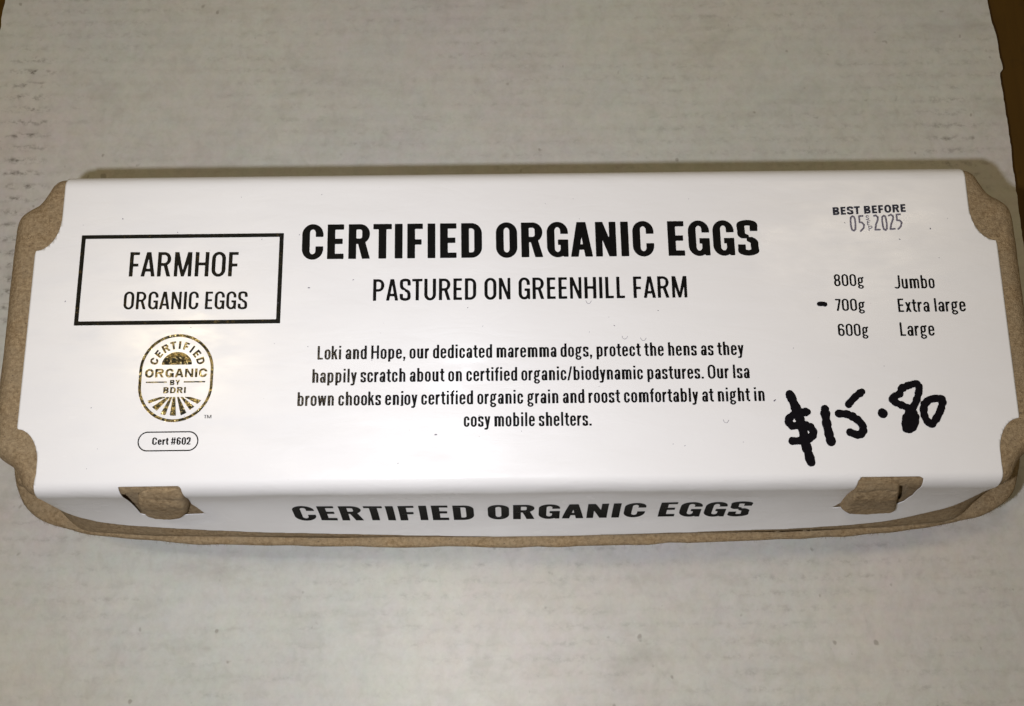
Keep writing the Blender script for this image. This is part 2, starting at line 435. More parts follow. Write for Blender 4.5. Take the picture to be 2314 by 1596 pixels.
# openings in the lid's front edge where the base's tabs come through: polygons in (u, arc); filled below
# ------------------------------------------------------------------ materials (texture space in millimetres)
class NT:
    def __init__(s, name):
        s.m = D.materials.new(name); s.m.use_nodes = True
        s.t = s.m.node_tree; s.b = s.t.nodes['Principled BSDF']
        s.co = s.n('ShaderNodeTexCoord')
        mp = s.n('ShaderNodeMapping'); mp.inputs['Scale'].default_value = (1000, 1000, 1000)
        s.l(s.co.outputs['Object'], mp.inputs[0]); s.p = mp.outputs[0]
    def n(s, t, **k):
        x = s.t.nodes.new(t)
        for a, v in k.items(): setattr(x, a, v)
        return x
    def l(s, a, b): s.t.links.new(a, b)
    def set(s, x, i, v):
        if hasattr(v, 'is_output') or hasattr(v, 'links'): s.l(v, x.inputs[i])
        else: x.inputs[i].default_value = v
    def noise(s, scale, detail=2, rough=.5, p=None, out='Fac', dist=0):
        x = s.n('ShaderNodeTexNoise'); s.l(p or s.p, x.inputs['Vector'])
        x.inputs['Scale'].default_value = scale; x.inputs['Detail'].default_value = detail; x.inputs['Roughness'].default_value = rough; x.inputs['Distortion'].default_value = dist
        return x.outputs[out]
    def stretch(s, sc, loc=(0, 0, 0)):
        x = s.n('ShaderNodeMapping'); x.inputs['Scale'].default_value = sc; x.inputs['Location'].default_value = loc; s.l(s.p, x.inputs[0]); return x.outputs[0]
    def ramp(s, v, stops):
        x = s.n('ShaderNodeValToRGB'); r = x.color_ramp
        while len(r.elements) < len(stops): r.elements.new(.5)
        for e, (p, c) in zip(r.elements, stops):
            e.position = p; e.color = (c, c, c, 1) if not hasattr(c, '__len__') else (*c, 1)
        s.l(v, x.inputs[0]); return x.outputs[0]
    def math(s, op, a, b=0.0, c=0.0, clamp=False):
        x = s.n('ShaderNodeMath', operation=op, use_clamp=clamp)
        for i, v in enumerate((a, b, c)): s.set(x, i, v)
        return x.outputs[0]
    def mix(s, f, a, b, mode='MIX'):
        x = s.n('ShaderNodeMix', data_type='RGBA', blend_type=mode)
        s.set(x, 0, f)
        for i, v in ((6, a), (7, b)):
            s.set(x, i, (*v, 1) if hasattr(v, '__len__') and not hasattr(v, 'is_output') and len(v) == 3 else v)
        return x.outputs[2]
    def bump(s, h, strength, dist, prev=None):
        x = s.n('ShaderNodeBump'); x.inputs['Strength'].default_value = strength; x.inputs['Distance'].default_value = dist
        s.l(h, x.inputs['Height'])
        if prev: s.l(prev, x.inputs['Normal'])
        return x.outputs[0]
    def out(s, color=None, rough=None, normal=None, **k):
        if color is not None: s.set(s.b, 'Base Color', (*color, 1) if hasattr(color, '__len__') and len(color) == 3 else color)
        if rough is not None: s.set(s.b, 'Roughness', rough)
        if normal is not None: s.l(normal, s.b.inputs['Normal'])
        for a, v in k.items(): s.set(s.b, a.replace('_', ' '), v)
        return s.m

def mat_pulp():
    m = NT('moulded_pulp')
    big = m.noise(.12, 3, .6); mid = m.noise(.9, 4, .65); fine = m.noise(3.2, 3, .7)
    fib = m.noise(1.1, 3, .6, p=m.stretch((.6, 3.5, 3.5)), dist=1.4)
    c = m.mix(m.ramp(mid, [(.36, 0), (.64, 1)]), (.215, .145, .074), (.370, .270, .155))
    c = m.mix(m.ramp(big, [(.35, 0), (.7, .55)]), c, (.30, .235, .150))
    c = m.mix(m.ramp(fine, [(.26, .7), (.38, 0)]), c, (.17, .12, .075))
    c = m.mix(m.ramp(fine, [(.64, 0), (.78, .6)]), c, (.58, .49, .37))
    spk = m.noise(1.9, 1, .5, p=m.stretch((1, 1, 1), (17, 5, 3)))
    c = m.mix(m.ramp(spk, [(.70, 0), (.76, .8)]), c, (.10, .075, .055))
    h = m.math('ADD', m.math('MULTIPLY', mid, .8), m.math('ADD', m.math('MULTIPLY', fine, .35), m.math('MULTIPLY', fib, .7)))
    return m.out(c, .93, m.bump(h, .9, .00055), Specular_IOR_Level=.25)

def mat_label():
    m = NT('gloss_label_paper')
    tone = m.noise(.02, 3, .5)
    c = m.mix(tone, (.68, .668, .665), (.715, .707, .70))
    sp = m.noise(1.2, 1, .5, p=m.stretch((1, 1, 1), (3, 90, 1)))
    c = m.mix(m.ramp(sp, [(.80, 0), (.84, .35)]), c, (.25, .22, .19))
    w = m.noise(.035, 2, .5, p=m.stretch((.55, 1.4, 1)), dist=.5)
    o = m.noise(.6, 3, .6)
    w2 = m.noise(.11, 3, .6, p=m.stretch((.5, 1.6, 1), (7, 3, 0)), dist=.8)
    nb = m.bump(w, .55, .0011); nb = m.bump(w2, .30, .0005, nb); nb = m.bump(o, .10, .00016, nb)
    cr = m.ramp(m.noise(.09, 3, .6, p=m.stretch((.6, 1.5, 1), (1, 30, 2))), [(.35, .09), (.65, .30)])
    return m.out(c, .5, nb, Coat_Weight=.32, Coat_Roughness=cr, Specular_IOR_Level=.3)

def mat_ink():
    m = NT('black_print'); n = m.noise(2.5, 3, .6)
    c = m.mix(n, (.0025, .0025, .0025), (.007, .0065, .006))
    return m.out(c, m.ramp(n, [(.3, .26), (.7, .5)]), m.bump(n, .15, .00012), Specular_IOR_Level=.04)

def mat_ink_speckled():
    """small black type with pale specks towards its left end"""
    m = NT('black_print_speckled'); n = m.noise(5.5, 2, .7)
    sep = m.n('ShaderNodeSeparateXYZ'); m.l(m.p, sep.inputs[0])
    w = m.math('MULTIPLY', m.math('SUBTRACT', -38.0, sep.outputs[0]), .06, clamp=True)
    f = m.math('MULTIPLY', m.ramp(n, [(.56, 0), (.66, 1)]), w)
    c = m.mix(f, (.004, .0035, .0035), (.42, .36, .25))
    return m.out(c, .35, Specular_IOR_Level=.04)

def mat_foil():
    """hot foil: its dark and gold reflections are put into the colour"""
    m = NT('dark_gold_foil')
    a = m.noise(.55, 4, .75, p=m.stretch((.8, 1.3, 1)), dist=.6); b = m.noise(1.5, 3, .8)
    k = m.math('ADD', m.math('MULTIPLY', a, .55), m.math('MULTIPLY', b, .5))
    c = m.mix(m.ramp(k, [(.50, 0), (.59, 1)]), (.016, .016, .010), (.36, .25, .075))
    c = m.mix(m.ramp(b, [(.58, 0), (.68, 1)]), c, (.95, .78, .38))  # bright glints painted into the base colour
    return m.out(c, .26, m.bump(k, 1.0, .0005), Metallic=.8, Specular_IOR_Level=.2)

def mat_frame_foil():
    m = NT('black_foil')
    a = m.noise(.35, 4, .75, dist=.8); b = m.noise(2.6, 3, .8)
    k = m.math('ADD', m.math('MULTIPLY', a, .6), m.math('MULTIPLY', b, .4))
    c = m.mix(m.ramp(k, [(.56, 0), (.70, .8)]), (.004, .0045, .0045), (.17, .12, .04))  # dull gold glints painted over the black
    return m.out(c, .3, m.bump(k, .4, .0003), Metallic=.3, Specular_IOR_Level=.1)

def mat_marker():
    m = NT('marker_ink'); n = m.noise(1.6, 4, .6)
    c = m.mix(n, (.002, .002, .0025), (.008, .0065, .009))
    return m.out(c, .45, m.bump(n, .2, .0002), Specular_IOR_Level=.04)

def mat_stamp():
    m = NT('stamp_ink'); n = m.noise(3.2, 3, .7)
    c = m.mix(m.ramp(n, [(.40, 0), (.62, 1)]), (.035, .03, .055), (.24, .22, .26))
    return m.out(c, .7)
def mat_stamp_bold():
    m = NT('stamp_ink_bold'); n = m.noise(3.2, 3, .7)
    c = m.mix(m.ramp(n, [(.45, 0), (.75, 1)]), (.006, .007, .018), (.022, .022, .04))
    return m.out(c, .6)

def mat_card():
    m = NT('white_lined_board')
    sep = m.n('ShaderNodeSeparateXYZ'); m.l(m.p, sep.inputs[0]); X, Y = sep.outputs[0], sep.outputs[1]
    big = m.noise(.012, 3, .55, out='Color'); blot = m.noise(.07, 4, .6); tiny = m.noise(.6, 3, .6)
    base = m.mix(blot, (.455, .446, .405), (.535, .526, .490))
    base = m.mix(.09, base, big, 'MIX')
    fleck = m.noise(.22, 4, .7, out='Color', p=m.stretch((1, 1, 1), (3, 8, 1))); base = m.mix(.12, base, fleck, 'SOFT_LIGHT')
    base = m.mix(m.ramp(tiny, [(.3, .10), (.6, 0)]), base, (.25, .23, .19))
    # grime rubbed on to the ridges of the flutes, 4.9 mm apart
    wob = m.math('MULTIPLY', m.math('SUBTRACT', m.noise(.03, 2), .5), 2.0)
    ph = m.math('MULTIPLY', m.math('ADD', Y, wob), 2 * math.pi / 4.93)
    rid = m.math('POWER', m.math('MULTIPLY_ADD', m.math('SINE', ph), .5, .5, clamp=True), 1.6)
    dash = m.noise(1.0, 4, .7, p=m.stretch((.30, .42, 1)))
    patch = m.noise(.022, 3, .6, p=m.stretch((1, 1.5, 1), (40, 7, 0)))
    def band(c0, w, lo, hi):
        d = m.math('ABSOLUTE', m.math('SUBTRACT', X, c0)); v = m.math('SUBTRACT', 1.0, m.math('DIVIDE', d, w), clamp=True)
        yy = m.math('MULTIPLY', m.math('MULTIPLY', m.math('SUBTRACT', Y, lo), .06, clamp=True), m.math('MULTIPLY', m.math('SUBTRACT', hi, Y), .06, clamp=True))
        return m.math('MULTIPLY', v, yy)
    e1 = band(-175, 13, 60, 182); e2 = band(160, 22, 100, 165)
    e3 = m.math('MULTIPLY', m.ramp(patch, [(.38, 0), (.60, 1)]), .40)
    env = m.math('MAXIMUM', m.math('MAXIMUM', m.math('MULTIPLY', e1, 1.5), m.math('MULTIPLY', e2, .9)), e3)
    dirt = m.math('MULTIPLY', m.math('MULTIPLY', rid, m.ramp(dash, [(.48, 0), (.70, 1)])), env, clamp=True)
    base = m.mix(m.math('MULTIPLY', dirt, .85), base, (.13, .115, .10))
    base = m.mix(m.math('MULTIPLY', rid, .025), base, (.22, .20, .17))
    vs = m.noise(.20, 5, .62, p=m.stretch((1.0, .8, 1), (5, 2, 8)), dist=.5)
    base = m.mix(m.ramp(vs, [(.30, .22), (.50, 0)]), base, (.30, .29, .25))
    base = m.mix(m.ramp(vs, [(.55, 0), (.75, .25)]), base, (.60, .59, .55))
    # soft grey-brown smears and specks
    sm = m.noise(.045, 4, .62, p=m.stretch((.6, 1.5, 1), (9, 60, 2)))
    base = m.mix(m.ramp(sm, [(.57, 0), (.74, .30)]), base, (.27, .25, .215))
    sp = m.noise(.33, 1, .4, p=m.stretch((1, .8, 1), (70, 9, 2)))
    base = m.mix(m.ramp(sp, [(.76, 0), (.82, .55)]), base, (.20, .18, .15))
    h = m.math('ADD', m.math('MULTIPLY', rid, .15), m.math('MULTIPLY', m.noise(.25, 4, .6), 1.0))
    nb = m.bump(h, .35, .00030); nb = m.bump(tiny, .18, .0002, nb)
    return m.out(base, .72, nb, Specular_IOR_Level=.3)

def mat_brown_liner():
    m = NT('brown_board'); n = m.noise(.5, 3)
    return m.out(m.mix(n, (.20, .13, .07), (.33, .23, .13)), .9)

def mat_wood():
    m = NT('dark_table_wood')
    g = m.noise(.05, 5, .6, p=m.stretch((3.0, .35, 1)), dist=.8); s = m.noise(.06, 3, .6)
    c = m.mix(g, (.042, .019, .002), (.090, .045, .004))
    c = m.mix(m.ramp(s, [(.62, 0), (.78, .8)]), c, (.02, .011, .004))
    return m.out(c, .6, m.bump(g, .2, .0004), Specular_IOR_Level=.15)

M_pulp, M_label, M_ink, M_speckled, M_foil, M_ffoil = mat_pulp(), mat_label(), mat_ink(), mat_ink_speckled(), mat_foil(), mat_frame_foil()
M_marker, M_stamp, M_stampb, M_card, M_liner, M_wood = mat_marker(), mat_stamp(), mat_stamp_bold(), mat_card(), mat_brown_liner(), mat_wood()

# ------------------------------------------------------------------ the table and the board
def grid_sheet(x0, x1, y0, y1, z, nx, ny):
    xs = np.linspace(x0, x1, nx); ys = np.linspace(y0, y1, ny)
    v = [(x, y, z) for y in ys for x in xs]
    f = [(j * nx + i, j * nx + i + 1, (j + 1) * nx + i + 1, (j + 1) * nx + i) for j in range(ny - 1) for i in range(nx - 1)]
    return v, f
v, f = grid_sheet(-900, 900, -600, 900, -7.0, 2, 2)
t = new_obj('table_top', v, f, M_wood, smooth=False)
tag(t, 'dark brown wooden table top showing past the edges of the pale board', None, 'structure')

board = D.objects.new('cardboard_sheet', None); col.objects.link(board)
tag(board, 'pale grey-white corrugated cardboard sheet with scuffed ridges under the egg carton', 'cardboard')
def board_outline():
    pts = [(-187.3, -120), (-187.6, 60), (-187.2, 150), (-186.9, 163), (-188.3, 166), (-188.6, 178), (-188.2, 194), (-187.5, 230), (-188, 262),
           (178.5, 262), (178.6, 215), (179.2, 190), (180.2, 180), (181.0, 174), (181.1, 166), (181.5, 161.2), (180.4, 159.6), (180.8, 140), (180.6, 106), (180.9, 40), (180.6, -120)]
    out = []
    for i in range(len(pts)):
        a = np.array(pts[i], float); b = np.array(pts[(i + 1) % len(pts)], float); n = max(1, int(np.hypot(*(b - a)) / 1.5))
        for k in range(n):
            p = a + (b - a) * k / n
            j = .28 * vnoise(p[0] * .35 + 3, p[1] * .35) + .14 * vnoise(p[0] * 1.3, p[1] * 1.3 + 9)
            if abs(p[0]) > 170: p[0] += j * (1.3 if 160 < p[1] < 200 else .8)
            out.append((p[0], p[1]))
    return out
ol = board_outline(); n = len(ol)
def slab(name, ol, z0, z1, mat, parent):
    n = len(ol)
    vs = [(x, y, z1) for x, y in ol] + [(x, y, z0) for x, y in ol]
    return new_obj(name, vs, [tuple(range(n))] + [(i, n + i, n + (i + 1) % n, (i + 1) % n) for i in range(n)] + [tuple(range(2 * n - 1, n - 1, -1))], mat, parent, smooth=False)
slab('top_liner', ol, -.45, 0.0, M_card, board)
inner = [(x * .9985, y) for x, y in ol]
slab('bottom_liner', inner, -6.9, -6.3, M_liner, board)
# the fluting between the liners: a wave running along the sheet
ys = np.arange(-119, 261, .62)
wv = []; wf = []
for y in ys:
    z = -3.4 + 2.7 * math.sin(2 * math.pi * y / 4.93)
    wv += [(-186.4, y, z), (179.2, y, z)]
for i in range(len(ys) - 1): wf.append((2 * i, 2 * i + 1, 2 * i + 3, 2 * i + 2))
new_obj('fluted_core', wv, wf, M_liner, board)

# ------------------------------------------------------------------ the egg carton
carton = D.objects.new('egg_carton', None); carton.location = (CX * MM, CY * MM, 0); col.objects.link(carton)
tag(carton, 'long brown pulp egg carton with white printed label and $15.80 written in black marker', 'egg carton')
def cobj(name, verts, faces, mat, parent=None, smooth=True):
    """verts in place; stored relative to the carton's base"""
    v = np.asarray(verts, float) - np.array([CX, CY, 0])
    return new_obj(name, v, faces, mat, parent or carton, smooth)

# openings and tabs, polygons in (u, arc)
OPEN_L = [(-105.0, -42.4), (-88.8, -42.3), (-88.4, -43.2), (-88.6, -50), (-89.6, -56.0), (-87.8, -63.4), (-103.6, -65.0), (-106.0, -63.6), (-105.7, -54), (-105.1, -46)]
OPEN_R = [(89.9, -42.0), (105.4, -42.0), (106.5, -42.6), (106.8, -45.2), (108.1, -55.5), (107.4, -60.7), (106.2, -62.6), (88.2, -64.3), (90.2, -59.8), (89.7, -51), (89.2, -43.2)]
TONG_L = [(-101.0, -46.6), (-99.0, -44.4), (-95.0, -43.4), (-89.6, -43.6), (-88.7, -46), (-89.6, -54), (-91.2, -59.0), (-93.8, -62.6), (-97, -63.4), (-101.5, -63.0), (-103.5, -61.2), (-103.3, -55.5), (-102.2, -50)]
TONG_R = [(89.3, -43.2), (94, -42.9), (98.0, -43.5), (100.6, -44.8), (102.0, -48.5), (104.6, -58), (105.8, -63.0), (104.6, -64.8), (97, -65.3), (92.4, -64.9), (90.0, -62.0), (89.7, -57.4), (89.5, -49)]
HOLE_L = s_poly_any([(-105.6, -46.8), (-102.0, -44.6), (-95, -49), (-95, -61), (-106.4, -63), (-107.4, -60)])
HOLE_R = s_poly_any([(95, -49), (101.6, -46.2), (103.6, -46.4), (106.2, -55), (106.2, -60), (95, -59)])

# loop round the lid
def quad_table():
    corner = DENSE[DENSE[:, 0] > 118.01]
    fine = np.concatenate([np.arange(118, 108.4, -2.4), np.arange(108, 85.9, -.5), np.arange(84, 2.9, -3.0)])
    def long_side(us):
        return np.stack([us, np.interp(us, _ux, _tv), np.interp(us, _ux, _rx), np.interp(us, _ux, _rv), us, np.interp(us, TAB[::-1][:5, 4], TAB[::-1][:5, 5])], 1)
    return np.vstack([corner, long_side(fine)])
Q = quad_table()
loop = []
Qr = Q[::-1]
mid = np.array([[0, 44.5, 0, 59.0, 0, 60.3]])
loop = np.vstack([Q, mid, Qr * np.array([-1, 1, -1, 1, -1, 1]), -Q[1:], mid * [1, -1, 1, -1, 1, -1], (Qr * [1, -1, 1, -1, 1, -1])[:-1]])
for c_ in (3, 5): loop[:, c_] *= np.where(loop[:, c_] > 0, BACK, 1.0)
nL = len(loop)
tt = np.roll(loop[:, :2], -1, 0) - np.roll(loop[:, :2], 1, 0)
nrm = np.stack([tt[:, 1], -tt[:, 0]], 1); nrm /= np.linalg.norm(nrm, axis=1)[:, None]
# make it point outwards
nrm *= np.sign((nrm * loop[:, :2]).sum(1))[:, None]
ker = np.exp(-np.linspace(-2, 2, 33) ** 2); ker /= ker.sum()
seg = np.linalg.norm(np.roll(loop[:, :2], -1, 0) - loop[:, :2], axis=1)
sm_ = np.stack([np.convolve(np.concatenate([nrm[-16:, c], nrm[:, c], nrm[:16, c]]), ker, 'valid') for c in (0, 1)], 1)
isc = (np.abs(loop[:, 0]) > 119)[:, None]
nrm = np.where(isc, sm_ / np.linalg.norm(sm_, axis=1)[:, None], nrm)
endw = smoothstep((np.abs(loop[:, 0]) - 126) / 10)      # 1 at the short ends
th = np.arange(nL) * .37
def lid_ring(z, b, ins, wob=0.0):
    bb = np.array([float(flare(b)), b])
    p = loop[:, :2] * (1 - bb) + loop[:, 2:4] * bb
    p = p - nrm * (ins * (1 + .15 * endw))[:, None]
    P = np.stack([CX + p[:, 0], CY + p[:, 1], np.full(nL, float(z))], 1)
    # hand-made unevenness of the pulp, growing towards the rim
    nn = vnoise(P[:, 0] * .11, P[:, 1] * .11 + z * .05); n2 = vnoise(P[:, 0] * .5 + 7, P[:, 1] * .5 + z * .3)
    amp = (.45 * nn + .16 * n2) * (.7 * smoothstep((b - .84) / .08) + .35 * endw * (b < .85) * (b > .01))
    P[:, :2] += nrm * amp[:, None]
    return P
def rim_sag(P, b):
    k = smoothstep((b - .8) / .12)
    P[:, 2] += k * (.5 * np.sin(P[:, 0] * .045 + 1.0) + .25 * np.sin(P[:, 0] * .13))
    return P
lv = []; lf = []
allr = [lid_ring(z, b, ins) for z, b, ins in PROF]
for P, (z, b, ins) in zip(allr, PROF): rim_sag(P, b)
# top cap rings
capr = [np.stack([CX + (allr[0][:, 0] - CX) * k, CY + (allr[0][:, 1] - CY) * k, np.full(nL, 61.0)], 1) for k in (.5,)]
# inner skin to give the pulp its thickness at the rim
inn = []
for z, b, ins in [(26.3, .88, 0), (28.2, .80, 0), (30, .72, 0), (45, .28, 1.5), (58.6, 0, 3.0), (59.2, 0, 8.0)]:
    inn.append(lid_ring(z, b, ins))
stack = capr + allr + inn
V = np.vstack(stack)
arcs = np.concatenate([[-1], _arc])
for r in range(len(stack) - 1):
    a0 = r * nL
    for i in range(nL):
        j = (i + 1) % nL
        if 1 <= r < 1 + len(PROF) - 1:
            am = -(arcs[r] + arcs[r + 1]) / 2
            li = loop[i]; lj = loop[j]
            if li[1] < -40 and 84 < abs(li[0]) < 108.5:
                um = (li[0] + lj[0]) / 2
                hf = HOLE_L if um < 0 else HOLE_R
                if hf(np.array([um]), np.array([am]))[0] < 0: continue
        lf.append((a0 + i, a0 + j, a0 + nL + j, a0 + nL + i))
lf.append(tuple(range(nL)))
lid = cobj('lid', V, lf, M_pulp)
# recalc outward
def fix_normals(o):
    import bmesh
    bm = bmesh.new(); bm.from_mesh(o.data); bmesh.ops.recalc_face_normals(bm, faces=bm.faces); bm.to_mesh(o.data); bm.free()
fix_normals(lid)

# base tray: flange under the lid's rim, scalloped egg cells below, flat feet
def tray_ring(z, ins, scal):
    p = loop[:, 4:].copy()
    rim_n = np.roll(p, -1, 0) - np.roll(p, 1, 0); rn = np.stack([rim_n[:, 1], -rim_n[:, 0]], 1); rn /= np.linalg.norm(rn, axis=1)[:, None] + 1e-9
    rn *= np.sign((rn * p).sum(1))[:, None]
    c = np.abs(np.cos(p[:, 0] * math.pi / 50.0)) ** .6
    side_ = np.abs(p[:, 1]) > 50
    sc = np.where(side_, 1 - c, 1 - np.abs(np.sin(p[:, 1] * math.pi / 56.0)) ** .6)
    # scale inwards rather than offset, so that corners stay clean
    k = 1 - (ins + scal * sc) / np.array([153.5, 61.2])[:, None]
    q = p * k.T
    P = np.stack([CX + q[:, 0], CY + q[:, 1], np.full(nL, float(z))], 1)
    nn = vnoise(P[:, 0] * .15 + 20, P[:, 1] * .15)
    P[:, 0] += .3 * nn * rn[:, 0]; P[:, 1] += .3 * nn * rn[:, 1]
    return P
rs = [rim_sag(tray_ring(z, i, s), np.array(1.0)) if z > 20 else tray_ring(z, i, s) for z, i, s in
      [(25.6, 12, 0), (26.2, 6.5, 0), (26.9, 4.6, 0), (27.0, 2.6, 0), (26.8, 1.2, 0), (26.5, .45, 0), (25.9, 0, 0), (25.2, .05, 0), (24.9, .5, 0), (24.6, 1.2, 0), (24.1, 3.5, .5), (20, 6.5, 3), (12, 9, 5), (4, 12.5, 6), (1.2, 15, 6), (0.05, 18, 6), (0.05, 30, 0)]]
V = np.vstack(rs); tf = []
for r in range(len(rs) - 1):
    for i in range(nL):
        j = (i + 1) % nL; tf.append((r * nL + i, r * nL + j, (r + 1) * nL + j, (r + 1) * nL + i))
tf.append(tuple(range((len(rs) - 1) * nL, len(rs) * nL)))
tray = cobj('base_tray', V, tf, M_pulp); fix_normals(tray)

# rounded knuckle of pulp at a corner of the base, in the lid's notch
def blob(name, c, r, parent, seed):
    vs = []; fs = []; nu, nv = 20, 12
    for j in range(nv + 1):
        ph = math.pi * j / nv
        for i in range(nu):
            a = 2 * math.pi * i / nu
            d = 1 + .05 * math.sin(3 * a + seed) + .04 * math.sin(5 * ph + seed)
            sx = abs(math.sin(ph)) ** .8
            vs.append((c[0] + r[0] * d * sx * math.cos(a), c[1] + r[1] * d * sx * math.sin(a), c[2] + r[2] * d * math.cos(ph)))
    for j in range(nv):
        for i in range(nu):
            fs.append((j * nu + i, j * nu + (i + 1) % nu, (j + 1) * nu + (i + 1) % nu, (j + 1) * nu + i))
    o = cobj(name, vs, fs, M_pulp, parent, True); return o
def sub(name, verts, faces, mat, parent, smooth=True):
    return cobj(name, verts, faces, mat, parent, smooth)
blob('corner_knuckle', (-147.0, 14.6, 26.5), (2.7, 2.5, 3.6), tray, 1.0)
blob('corner_knuckle', (149.0, 13.4, 26.0), (2.8, 3.8, 2.6), tray, 2.2)
blob('corner_knuckle', (-144.6, 90.0, 28.5), (3.2, 3.1, 4.0), tray, 3.0)
blob('corner_knuckle', (147.2, 90.0, 28.5), (3.2, 3.1, 4.0), tray, 4.1)

# ------------------------------------------------------------------ the printed label
def label_sdf(X, Y):
    # silhouette: corner bites are quarter ellipses, the front flap has a rounded lower edge
    half = [(132.9, 0), (132.9, 22.1)] + [(132.9 - 6.6 * math.sin(t), 31.7 - 9.6 * math.cos(t)) for t in np.linspace(0, math.pi / 2, 14)] + [(126.3, 40), (126.6, 50), (125, 66), (118, 72), (0, 74)]
    notch = [(132.9, 0), (132.9, -27.0)] + [(132.9 - 6.2 * math.sin(t), -36.6 + 9.4 * math.cos(t)) for t in np.linspace(0, math.pi / 2, 14)]
    low_r = catmull([(126.7, -39), (126.8, -44), (126.0, -52), (124.6, -59.5), (121.6, -65.6), (116.0, -69.6), (105, -73.8), (87, -75.6), (50, -76.7), (0, -77.2)], 4).tolist()
    low_l = catmull([(-126.7, -39), (-127.4, -44), (-128.3, -52), (-128.6, -58), (-127.4, -63.7), (-122.4, -68.0), (-115, -71.0), (-89, -73.6), (-50, -75.8), (0, -77.2)], 4).tolist()
    pol = half[::-1] + notch[1:-1] + [tuple(q) for q in low_r] + [tuple(q) for q in low_l[::-1]][1:] + [(-x, y) for x, y in notch[1:-1]][::-1] + [(-x, y) for x, y in half[:-1]]
    d = s_poly_any(pol)(X - .3, Y)
    for o in (OPEN_L, OPEN_R):
        d = np.maximum(d, -(s_poly_any(o)(X, Y) + .12))
    return d
xs_ = np.concatenate([np.arange(-134, -108, .6), np.arange(-108, -84, .35), np.arange(-84, 85, 1.3), np.arange(85, 110, .35), np.arange(110, 134.5, .6)])
ys_ = np.concatenate([np.arange(-78.4, -41, .35), np.arange(-41, -24, .7), np.arange(-24, 20, 2.0), np.arange(20, 76, 1.0)])
V, F = region(label_sdf, 0, 0, 0, 0, 1, merge=False, xs=xs_, ys=ys_)
LOFF = .32
def crinkle(u, a): return .16 * vnoise(u * .05 + 3, a * .09) * smoothstep((-a - 44) / 8) + .06 * vnoise(u * .18, a * .12 + 5) * smoothstep((-a - 40) / 6)
P = surf(V[:, 0], V[:, 1], LOFF + 0)
P2 = surf(V[:, 0], V[:, 1], LOFF + 1.0)
P = P + (P2 - P) * (crinkle(V[:, 0], V[:, 1]) + .12)[:, None]
label = cobj('label', P, F, M_label); label['label'] = 'glossy white printed paper label folded over the lid'
import bmesh
bm = bmesh.new(); bm.from_mesh(label.data); bmesh.ops.recalc_face_normals(bm, faces=bm.faces); bm.to_mesh(label.data); bm.free()
mod = label.modifiers.new('thickness', 'SOLIDIFY'); mod.thickness = .00018; mod.offset = -1

def lab_pt(v, lift=.05):
    """flat (u, arc) -> on the label"""
    k = crinkle(v[:, 0], v[:, 1]) + .12
    a = surf(v[:, 0], v[:, 1], LOFF); b = surf(v[:, 0], v[:, 1], LOFF + 1)
    return a + (b - a) * (k + lift)[:, None]
def onlab(name, v, f, mat, lab=None, lift=.05):
    """v in world x, y of the label's flat top (mm)"""
    o = sub(name, lab_pt(v - np.array([CX, CY]), lift), f, mat, label, smooth=False)
    if lab: o['label'] = lab
    return o

# lines of type: text, x0, x1, baseline at x0, baseline at x1, cap height
def line(name, text, x0, x1, y0, y1, cap, mat, wt, wide=1.0, s=None, h=None, n=36, track=0.0, space=.24, lab=None, slant=0.0, lift=.05, sub_y=None, mirror=False):
    v, f, w = text2d(text, wt, wide, s, h, n, track, space)
    k = (x1 - x0) / w
    y = v[:, 1] * cap
    x = x0 + v[:, 0] * k + slant * y
    yy = y0 + (y1 - y0) * (x - x0) / (x1 - x0) + y
    return onlab(name, np.stack([x, yy], 1), f, mat, lab, lift)

line('title_lettering', 'CERTIFIED ORGANIC EGGS', -57.5, 68.7, 71.62, 71.42, 10.05, M_ink, 1.0, n=56, space=.29, lab='large bold heading CERTIFIED ORGANIC EGGS', slant=-.008)
line('subtitle_lettering', 'PASTURED ON GREENHILL FARM', -37.6, 48.25, 59.6, 59.55, 6.1, M_ink, .12, n=44, space=.27, lab='line PASTURED ON GREENHILL FARM')
body = ['Loki and Hope, our dedicated maremma dogs, protect the hens as they', 'happily scratch about on certified organic/biodynamic pastures. Our Isa',
        'brown chooks enjoy certified organic grain and roost comfortably at night in', 'cosy mobile shelters.']
bx = [(-52.2, 62.65, 43.44, 43.40), (-53.4, 63.8, 37.12, 37.06), (-57.15, 67.4, 30.9, 30.84), (-12.8, 21.1, 24.87, 24.8)]
for t_, (x0, x1, y0, y1) in zip(body, bx):
    line('text_line', t_, x0, x1, y0, y1, 3.74, M_speckled, .30, n=30, s=.168, h=.125, space=.21)
line('brand_lettering', 'FARMHOF', -104.8, -74.9, 67.26, 66.95, 7.0, M_ffoil, .12, n=44, lab='embossed word FARMHOF')
line('brand_lettering', 'ORGANIC EGGS', -105.6, -71.85, 58.0, 57.68, 4.95, M_ffoil, .12, n=40, space=.25, lab='embossed words ORGANIC EGGS')
rows = [('800g', 'Jumbo', 62.3, 61.4, 88.6, 96.75, 105.4, 116.05), ('700g', 'Extra large', 55.34, 54.8, 88.4, 96.4, 105.4, 123.8), ('600g', 'Large', 48.34, 48.15, 88.5, 96.7, 105.3, 114.6)]
for a, b, ya, yb, xa, xa2, xb, xb2 in rows:
    line('weight_lettering', a, xa, xa2, ya, ya - .05, 3.35, M_ink, .15, n=30, s=.15)
    line('size_lettering', b, xb, xb2, yb, yb, 3.78, M_ink, .15, n=30, s=.145)

# rectangular foil frame
fr = S(s_box(-118.65, 53.6, -62.65, 79.3), s_box(-117.5, 54.75, -63.8, 78.2))
v, f = region(fr, -119, 53.3, -62.3, 79.6, .2); onlab('foil_frame', v, f, M_ffoil, 'black foil rectangle round the farm name')

